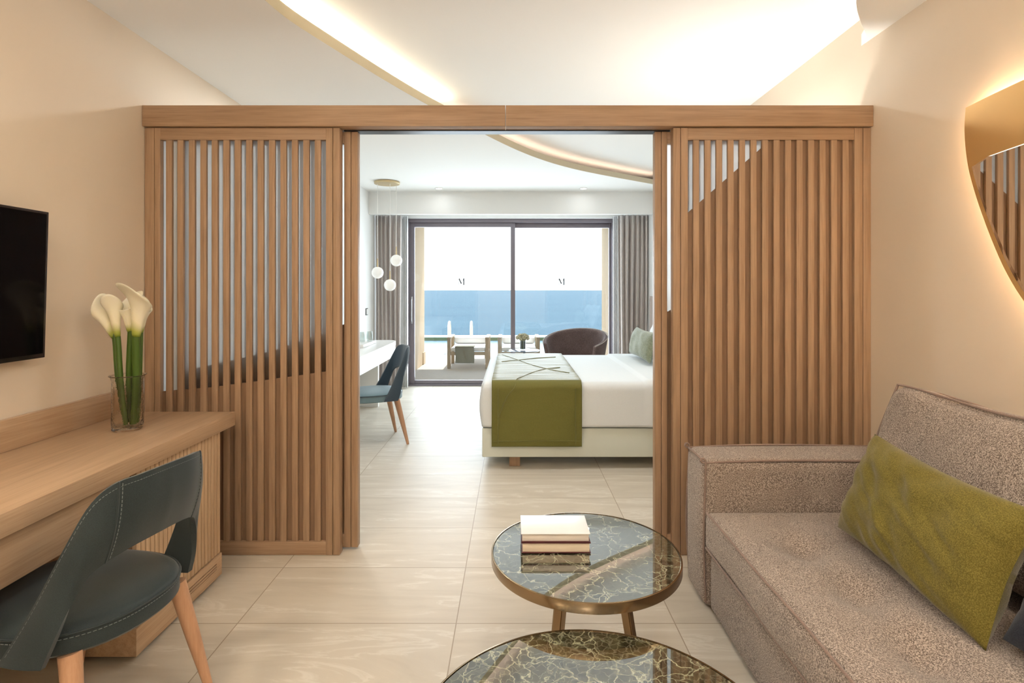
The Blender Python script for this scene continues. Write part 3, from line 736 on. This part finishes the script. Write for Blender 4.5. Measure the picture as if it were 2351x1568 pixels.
bc(.29, 1.30, 'large taupe back cushion of the sofa at the right picture edge')
# olive lumbar pillow
o = thing('olive_pillow', 'olive green rectangular pillow lying against the taupe back cushion', 'pillow', (1.30, 1.755, .648))
bm = bmesh.new(); pillow(bm, .69, .385, .17, 44, 3, .009, .09); pl = obj('pillow_cover', bm, OLIVE, o)
o.rotation_euler = (math.radians(-20), math.radians(2), math.radians(-92))
o2 = thing('navy_pillow', 'dark navy pillow at the right picture edge, beside the olive pillow', 'pillow', (1.36, 1.22, .645))
bm = bmesh.new(); pillow(bm, .40, .36, .12, 20, 8); obj('pillow_cover', bm, DKCUSH, o2); o2.rotation_euler = (math.radians(-30), 0, math.radians(-88))

# ------------------------------------------------------------------ marble tables
def marble_table(label, cx, cy, zt, R, angs, legr):
    t_ = thing('marble_table', label, 'table', (cx, cy, 0), group=None)
    bm = bmesh.new(); lathe(bm, [(R-.004, zt-.018), (R-.004, zt-.0015), (R-.006, zt)], 128); top = obj('tabletop', bm, MARB, t_, False)
    bm = bmesh.new(); lathe(bm, [(R-.03, zt-.031), (R, zt-.031), (R+.001, zt-.029), (R+.001, zt+.001), (R-.0005, zt+.002), (R-.0038, zt+.002), (R-.0038, zt-.019), (R-.03, zt-.019)], 128, cap0=False, cap1=False)
    obj('brass_rim', bm, BRASS, t_)
    bm = bmesh.new(); lathe(bm, [(R-.03, zt-.029), (R-.03, zt-.0185)], 64); obj('under_plate', bm, BRASS, t_)
    for a in angs:
        d_ = Vector((math.cos(a), math.sin(a), 0)); p_ = Vector((-d_.y, d_.x, 0))
        t0 = d_*(R*.42)+Vector((0, 0, zt-.0295)); b0 = d_*(legr)+Vector((0, 0, 0))
        bm = bmesh.new(); hw = .016
        A = [bm.verts.new(t0+d_*i*hw+p_*j*hw) for i, j in ((-1, -1), (1, -1), (1, 1), (-1, 1))]
        B = [bm.verts.new(b0+d_*i*hw*.8+p_*j*hw*.8) for i, j in ((-1, -1), (1, -1), (1, 1), (-1, 1))]
        bm.faces.new(A); bm.faces.new(B[::-1])
        for k in range(4): bm.faces.new((A[k], A[(k+1) % 4], B[(k+1) % 4], B[k]))
        bmesh.ops.bevel(bm, geom=bm.edges[:], offset=.003, segments=2, affect='EDGES'); obj('leg', bm, BRASS, t_)
    return t_
marble_table('taller round green marble table with brass rim, books on it', .245, 1.872, .50, .318, (math.radians(232), math.radians(322), math.radians(115)), .22)
marble_table('lower round green marble table with brass rim, in the foreground', .185, 1.150, .42, .415, (math.radians(250), math.radians(130), math.radians(15)), .30)
def book(label, x0, x1, y0, y1, z0, z1, top, bot, pg, rz=0):
    cx, cy = (x0+x1)/2, (y0+y1)/2; o = thing('hardback_book', label, 'book', (cx, cy, z0), rz, group='books on the marble table')
    a, b_, h = (x1-x0)/2, (y1-y0)/2, z1-z0
    box('pages', pg, o, -a+.004, a-.004, -b_+.004, b_-.003, .0026, h-.0026, bev=.0008)
    box('front_cover', top, o, -a, a, -b_, b_, h-.0025, h, bev=.0006); c_ = box('back_cover', bot, o, -a, a, -b_, b_, 0, .0025, bev=.0006)
    box('spine', bot, o, -a, a, b_-.0028, b_, .0027, h-.0027, bev=.0005)
book('maroon hardback lying on the marble table, lower of the two', .028, .262, 1.848, 2.0, .5025, .5375, BOOKM, BOOKM, PAGES)
book('white-covered hardback lying on top of the maroon book', .027, .260, 1.850, 2.002, .538, .567, BOOKW, BOOKM, PAGEW)

# ------------------------------------------------------------------ mirror on the right wall
t_ = thing('backlit_mirror', 'shield-shaped mirror with gold upper band, glowing on the right wall', 'mirror', (1.833, 1.42, 1.69))
half = [(0, 2.165), (.25, 2.16), (.5, 2.150), (.66, 2.142), (.788, 2.132), (.794, 2.06), (.790, 1.98), (.776, 1.89), (.750, 1.80), (.714, 1.70), (.664, 1.58), (.61, 1.47), (.545, 1.37), (.46, 1.27), (.36, 1.185), (.25, 1.125), (.13, 1.09), (0, 1.08)]
full = [(a, b_) for a, b_ in half]+[(-a, b_) for a, b_ in half[-2:0:-1]]
def poly_plate(name, pts, x0, x1, m, par):
    bm = bmesh.new(); prism(bm, [(a, b_-1.7) for a, b_ in pts], x0, x1, lambda p_, q, r_: (r_, p_, q)); return obj(name, bm, m, par, False)
# smooth the side outline
side = smooth_path([Vector((a, b_, 0)) for a, b_ in half[4:]], 4); topl = smooth_path([Vector((a, b_, 0)) for a, b_ in half[:5]], 4)
H = [(p_.x, p_.y) for p_ in topl]+[(p_.x, p_.y) for p_ in side[1:]]
F = H+[(-a, b_) for a, b_ in H[-2:0:-1]]
poly_plate('gold_plate', F, -.012, 0, GOLD, t_)
def inset(pts, d_):
    return [(a*(1-d_/max(.001, math.hypot(a, b_-1.75))), 1.75+(b_-1.75)*(1-d_/max(.001, math.hypot(a, b_-1.75)))) for a, b_ in pts]
gl = inset(side and [(p_.x, p_.y) for p_ in side], .022)
gl = [(a, b_) for a, b_ in gl if b_ < 1.90]
top_arc = [(gl[0][0]*i/10, 1.905+.03*(1-(i/10)**2)) for i in range(10)]
G = top_arc+gl; G = G+[(-a, b_) for a, b_ in G[-2:0:-1]]
def bevel_plate(name, pts, x_back, x_mid, x_front, bw, m, par):
    bm = bmesh.new(); ins = inset(pts, bw)
    A = [bm.verts.new((x_back, a, b_-1.7)) for a, b_ in pts]; B = [bm.verts.new((x_mid, a, b_-1.7)) for a, b_ in pts]; D_ = [bm.verts.new((x_front, a, b_-1.7)) for a, b_ in ins]
    n_ = len(pts); fs = [bm.faces.new(A), bm.faces.new(D_[::-1])]
    for P, Q in ((A, B), (B, D_)):
        for i in range(n_): bm.faces.new((P[i], P[(i+1) % n_], Q[(i+1) % n_], Q[i]))
    bmesh.ops.triangulate(bm, faces=fs); return obj(name, bm, m, par, False)
bevel_plate('mirror_glass', G, -.0125, -.0155, -.018, .014, MIRROR, t_)
poly_plate('spacer', inset(F, .13), .002, .038, PAINT, t_)
def led_ring(pts):
    bm = bmesh.new(); A = inset(pts, .035)
    tube(bm, [Vector((.018, a, b_-1.7)) for a, b_ in A]+[Vector((.018, A[0][0], A[0][1]-1.7))], .005, 6, False); return obj('light_strip', bm, LEDM, t_)
led_ring(F)

# ------------------------------------------------------------------ bed
t_ = thing('bed', 'low cream bed with white bedding against the right bedroom wall', 'bed', (.85, 5.15, 0))
def B_(a): return (a[0]-.85, a[1]-.85, a[2]-5.15, a[3]-5.15, a[4], a[5])
box('bed_base', LEATHW, t_, *B_((-.24, 1.822, 4.25, 6.05, .092, .318)), bev=.008, seg=3)
for x_, y_ in ((.01, 4.36), (.01, 5.94), (1.6, 4.36), (1.6, 5.94)):
    box('leg', OAKZ, t_, *B_((x_-.04, x_+.045, y_-.04, y_+.04, 0, .0915)), bev=.003)
bm = bmesh.new(); soft_box(bm, *B_((-.222, 1.815, 4.268, 6.04, .32, .648)), r=.06, bulge=(.012, .006, 0), n_=24); obj('mattress', bm, LINEN, t_)
hb = [B_((1.825, 1.870, 4.05+.11*i+.002, 4.05+.11*(i+1)-.002, .25, 1.30)) for i in range(30)]
boxes('headboard', fabric('taupe_panel', (.30, .24, .20), (.38, .31, .27), 300, .2), t_, hb, .008)
# duvet, draped over the mattress and folded back at the pillows
def drape(x0, x1, yn, yf, zt, znear, zfar, nx, ny, fn=None, rr=.05):
    segs = []
    L1 = zt-rr-znear; Lc = PI/2*rr; L2 = yf-yn-2*rr; L3 = zt-rr-zfar; tot = L1+Lc+L2+Lc+L3
    def prof(s_):
        d_ = s_*tot
        if d_ < L1: return yn, znear+d_, 0
        d_ -= L1
        if d_ < Lc: a = d_/rr; return yn+rr-rr*math.cos(a), zt-rr+rr*math.sin(a), .5
        d_ -= Lc
        if d_ < L2: return yn+rr+d_, zt, 1
        d_ -= L2
        if d_ < Lc: a = d_/rr; return yf-rr+rr*math.sin(a), zt-rr+rr*math.cos(a), .5
        d_ -= Lc; return yf, zt-rr-d_, 0
    def q(u, v_):
        y_, z_, top = prof(v_); p_ = Vector((x0+(x1-x0)*u, y_, z_))
        return fn(p_, u, v_, top) if fn else p_
    bm = bmesh.new(); grid(bm, q, nx, ny); return bm
def swell(z_): return .020*math.sin(PI*min(1, max(0, (.656-z_)/.326)))
def dv(p_, u, v_, top):
    z_in = p_.z
    # foot end rolls down over the mattress; a shallow groove and a thicker turned-back band near the pillows
    x_ = p_.x
    if x_ > 1.03:
        k = min(1, (x_-1.03)/.02); g_ = (1-abs(x_-1.035)/.012) if abs(x_-1.035) < .012 else 0
        if top > .4: p_.z += .014*k
        if top < .6 and p_.y < 5: p_.y -= .010*k
    wv = noise.noise(Vector((p_.x*2.3, p_.y*2.3, 1)))
    p_.z += .004*wv*(top > .9)
    if p_.y < 5 and top < .9: p_.y += .004*noise.noise(Vector((p_.x*4, p_.z*6, 2)))
    if x_ < -.17:
        f_ = (-.17-x_)/.07; p_.z -= .012*f_*f_*(top > .4)
        if top < .6: p_.y += .02*f_*f_*(1 if p_.y < 5 else -1)
        p_.x -= swell(p_.z)*f_
    return p_
bm = drape(-.236, 1.40, 4.236, 6.066, .668, .330, .36, 70, 130, dv, .055)
# foot end: sheet hanging down
def foot(u, v_):
    y_ = 4.256+(6.046-4.256)*u; a = v_
    z_ = .656-.326*a; x_ = -.236-swell(z_)
    return Vector((x_, y_, z_))
grid(bm, foot, 60, 12)
dvt = obj('duvet', bm, LINEN, None); s_ = dvt.modifiers.new('thick', 'SOLIDIFY'); s_.thickness = .006; s_.offset = 1
tag(dvt, 'white duvet smoothed over the bed with its edge turned back', 'duvet')
# olive bed runner
def rn(p_, u, v_, top):
    k = .0
    if top > .9:
        e = max(0, 1-min(u, 1-u)/.07)
        p_.z += .0022*math.sin(p_.y*170+5*noise.noise(Vector((p_.x*3, p_.y*2, 0))))*e
        p_.z += .0022*noise.noise(Vector((p_.x*2.5, p_.y*42, 4)))+.003*noise.noise(Vector((p_.x*2, p_.y*14, 7)))
    p_.x += .0035*noise.noise(Vector((0, p_.y*9+v_*4, u*2)))
    if p_.y < 4.4 and top < .6: p_.y -= .004*(1-(p_.z-.18)/.5)+.003*noise.noise(Vector((p_.x*5, p_.z*5, 9)))
    return p_
t_ = thing('bed_runner', 'olive green bed runner with crossing piped lines over the white duvet', 'bed runner', (.18, 5.15, .66))
bm = drape(-.165, .528, 4.222, 6.082, .682, .185, .30, 60, 330, rn, .055)
bmesh.ops.translate(bm, verts=bm.verts, vec=(-.18, -5.15, -.66))
rnr = obj('runner_cloth', bm, OLIVEP, t_); s_ = rnr.modifiers.new('thick', 'SOLIDIFY'); s_.thickness = .009; s_.offset = 1
def top_pt(x_, y_): return Vector((x_-.18, y_-5.15, .6925-.66))
def side_pt(x_, z_): return Vector((x_-.18, 4.2065-.004*(1-(z_-.18)/.5)-5.15, z_-.66))
def rib(pts, r_=.004):
    bm = bmesh.new(); tube(bm, smooth_path(pts, 8), r_, 8); obj('piped_line', bm, OLIVEP, rnr)
rib([top_pt(-.12, 5.90), top_pt(.03, 5.50), top_pt(.17, 5.10), top_pt(.33, 4.78), top_pt(.47, 4.60)])
rib([top_pt(-.11, 5.32), top_pt(.06, 5.44), top_pt(.25, 5.60), top_pt(.44, 5.68)])
rib([top_pt(.42, 4.92), top_pt(.30, 4.84), top_pt(.18, 4.66), top_pt(.08, 4.42), top_pt(.03, 4.28), side_pt(.01, .64), side_pt(-.04, .58), side_pt(-.08, .50), side_pt(-.108, .42), side_pt(-.112, .36)])
for x_ in (-.115, .478): rib([side_pt(x_, .205+.0), side_pt(x_, .35), side_pt(x_, .50), side_pt(x_, .63)], .003)
rib([side_pt(-.16, .228), side_pt(.18, .232), side_pt(.52, .230)], .003)
# cushions on the bed
def bedcush(name, label, loc, L, H, T, m, lean, seed, grp=None, cat='cushion'):
    o = thing(name, label, cat, loc, group=grp); o.rotation_euler = (math.radians(-lean), 0, math.radians(-90))
    bm = bmesh.new(); pillow(bm, L, H, T, 24, seed, .006, .10); obj('cushion_cover', bm, m, o)
bedcush('sage_cushion', 'sage green cushion propped in front of the white bed pillows', (1.28, 5.42, .855), .86, .29, .14, SAGE, 14, 1)
bedcush('bed_pillow', 'white pillow standing behind the sage cushion, far side of the bed', (1.52, 5.62, .90), .72, .44, .17, LINEN, 20, 4, 'white bed pillows', 'pillow')
bedcush('bed_pillow', 'white pillow behind the sage cushion, at the near side of the bed', (1.52, 4.80, .88), .72, .44, .17, LINEN, 20, 6, 'white bed pillows', 'pillow')

# ------------------------------------------------------------------ pendant cluster and downlights
t_ = thing('pendant_lamp', 'cluster of three white globes hanging from a brass ceiling disc', 'pendant lamp', (-1.53, 6.66, ZC))
bm = bmesh.new(); lathe(bm, [(.145, -.001), (.154, -.006), (.154, -.026), (.150, -.030)], 48); obj('ceiling_disc', bm, BRASSP, t_)
for (dx, dy, z_) in ((-.115, .0, 1.596), (.10, .06, 1.747), (.045, -.04, 1.445)):
    r_ = .071
    bm = bmesh.new(); tube(bm, [(dx, dy, -.03), (dx, dy, z_+r_+.10-ZC)], .0032, 8); cdn = obj('cord', bm, WHITEP, t_)
    bm = bmesh.new(); tube(bm, [(dx, dy, z_+r_+.10-ZC), (dx, dy, z_+r_-.004-ZC)], [.006, .008], 12); obj('brass_stem', bm, BRASSP, t_)
    bm = bmesh.new(); bmesh.ops.create_uvsphere(bm, u_segments=32, v_segments=20, radius=r_); bmesh.ops.translate(bm, verts=bm.verts, vec=(dx, dy, z_-ZC)); obj('globe', bm, GLOBE, t_)
for (x_, y_, lb) in ((-.96, 7.10, 'small round recessed downlight above the left half of the window'), (.91, 7.10, 'small round recessed downlight above the right half of the window')):
    t_ = thing('recessed_downlight', lb, 'downlight', (x_, y_, ZC), group='recessed downlights')
    bm = bmesh.new(); lathe(bm, [(.055, -.0005), (.055, -.005), (.040, -.006), (.038, -.001)], 32, cap0=False, cap1=False); obj('trim_ring', bm, WHITEP, t_)
    bm = bmesh.new(); lathe(bm, [(.038, -.0008), (.038, -.003)], 24); obj('lens', bm, DLW, t_)

# ------------------------------------------------------------------ armchair, glass table and flowers by the window
t_ = thing('tub_armchair', 'brown woven tub armchair behind the bed by the window', 'armchair', (.80, 7.08, 0), math.radians(150))
def tub(th, v_):
    # back at local -y; wraps to both arms, arms lower than back
    a = th; R_ = .385; h_ = .60+.265*(.5+.5*math.cos(a))**.75 if True else 0
    fl = 1+.06*v_; y_ = -math.cos(a)*R_*.92*fl; x_ = math.sin(a)*R_*fl*1.04
    return Vector((x_*(.80+.20*v_**.6), y_*(.80+.20*v_**.6), .30+(h_-.30)*v_))
bm = bmesh.new(); A = grid(bm, lambda u, v_: tub((u*2-1)*2.15, v_), 60, 12)
o = obj('tub_shell', bm, BROWN, t_); s_ = o.modifiers.new('thick', 'SOLIDIFY'); s_.thickness = .045; s_.offset = -1
o.modifiers.new('soft', 'BEVEL').width = .012
bm = bmesh.new(); tube(bm, [tub((i/40*2-1)*2.15, 1)+Vector((0, 0, .003)) for i in range(41)], .006, 8); obj('edge_piping', bm, fabric('pale_piping', (.35, .30, .27), (.45, .40, .36)), o)
bm = bmesh.new(); soft_box(bm, -.29, .29, -.27, .30, .31, .46, r=.05, bulge=(.01, .01, .01), n_=12); obj('seat_cushion', bm, BROWN, t_)
for sx in (-1, 1):
    for sy in (-1, 1):
        bm = bmesh.new(); tube(bm, [(sx*.24, sy*.22, .0), (sx*.20, sy*.19, .31)], [.012, .02], 12); obj('leg', bm, BEECH, t_)
t_ = thing('glass_side_table', 'round clear glass side table behind the bed, flowers on it', 'side table', (.145, 7.15, 0))
bm = bmesh.new(); lathe(bm, [(.195, .592), (.20, .595), (.20, .602), (.195, .604)], 64); obj('tabletop', bm, plain('smoky_glass', (.22, .25, .30), .04), t_)
bm = bmesh.new(); lathe(bm, [(.14, 0), (.14, .012), (.02, .018), (.015, .03), (.015, .58), (.05, .591)], 32); obj('pedestal', bm, DARK, t_)
t_ = thing('flower_vase', 'small glass vase with dark leaves inside on the glass side table', 'vase', (.125, 7.12, .6045))
bm = bmesh.new(); lathe(bm, [(.040, 0), (.040, .125), (.037, .125), (.037, .012)], 32, cap1=True); obj('vase_body', bm, THIN, t_)
bm = bmesh.new(); lathe(bm, [(.035, .016), (.036, .11), (.03, .12)], 24); obj('dark_leaf_wrap', bm, plain('dark_leaf', (.012, .02, .016), .5), t_)
bm = bmesh.new()
for i in range(90):
    a = random.uniform(0, 2*PI); h_ = random.uniform(-.35, 1); r_ = math.sqrt(max(0, 1-h_*h_))
    bmesh.ops.create_icosphere(bm, subdivisions=1, radius=random.uniform(.012, .020), matrix=Matrix.Translation((r_*math.cos(a)*.075, r_*math.sin(a)*.075, .165+h_*.042)))
bmesh.ops.create_icosphere(bm, subdivisions=2, radius=.05, matrix=Matrix.Translation((0, 0, .16)))
o = obj('hydrangea_bloom', bm, HYD, None); o.location = (.125, 7.12, .6045); tag(o, 'rounded cream hydrangea bloom in the small vase by the window', 'flower')

# ------------------------------------------------------------------ terrace furniture
CUSHW = plain('white_outdoor_cushion', (.80, .80, .78), .8)
def lounger(label, x0, x1):
    t_ = thing('terrace_lounger', label, 'lounger', ((x0+x1)/2, 9.9, 0), group='wooden loungers on the terrace'); hw = (x1-x0)/2
    for sx in (-1, 1):
        xa = sx*hw; xb = sx*(hw-.06); a, b_ = min(xa, xb), max(xa, xb)
        for y_ in (-.20, .42): box('leg', WOODOUT, t_, a, b_, y_, y_+.055, 0, .515, bev=.004)
        box('arm', WOODOUT, t_, a-.005, b_+.005, -.22, .50, .5155, .545, bev=.006)
        box('side_rail', WOODOUT, t_, a+.015, b_-.015, -.145, .419, .24, .29, bev=.003)
    box('front_rail', WOODOUT, t_, -hw+.061, hw-.061, -.19, -.16, .23, .29, bev=.003)
    bm = bmesh.new(); soft_box(bm, -hw+.065, hw-.065, -.20, 1.3, .295, .37, r=.03, n_=10); obj('seat_pad', bm, CUSHW, t_)
    bm = bmesh.new(); soft_box(bm, -hw+.065, hw-.065, .45, .57, .372, .50, r=.04, n_=8); obj('back_pad', bm, CUSHW, t_)
    for sx in (-1, 1): box('leg', WOODOUT, t_, sx*(hw-.12)-.025, sx*(hw-.12)+.025, 1.2, 1.25, 0, .294, bev=.003)
lounger('wooden lounger with white pads and a grey-green towel, left on the terrace', -1.165, -.43)
lounger('wooden lounger with white pads behind the window mullion and glass table', -.27, .475)
def tw(u, v_):
    x_ = -1.02+.33*u
    d_ = v_*.62
    if d_ < .34: y_, z_ = 9.675, .095+d_
    else: y_, z_ = 9.675+(d_-.34), .385
    if .30 < d_ < .38: k = (d_-.30)/.08; y_ = 9.675+.03*k*k; z_ = .385-.03*(1-k)**2-.0
    return Vector((x_+.004*math.sin(v_*9), y_+.005*math.sin(u*16)*(1 if d_ < .33 else 0), z_))
bm = bmesh.new(); grid(bm, tw, 26, 40); o = obj('towel', bm, TOWEL, None); s_ = o.modifiers.new('thick', 'SOLIDIFY'); s_.thickness = .012
tag(o, 'grey-green towel hanging over the front of the left lounger', 'towel')
STEELR = plain('bright_steel', (.80, .72, .62), .3, Metallic=.6)
t_ = thing('pool_ladder', 'pair of steel pool ladder rails standing at the pool edge', 'ladder', (-1.18, 12.2, 0))
for x_ in (-.225, .26):
    bm = bmesh.new(); pts = [(x_, -.25, -.005), (x_, -.25, .50)]+[(x_, -.25+.16*(1-math.cos(a)), .52+.16*math.sin(a)) for a in [PI*i/10 for i in range(11)]]+[(x_, .07, .35), (x_, .09, -.3)]
    tube(bm, pts, .024, 14); obj('rail', bm, STEELR, t_)
box('tread', STEELR, t_, -.225, .26, .06, .12, -.16, -.13, bev=.004)
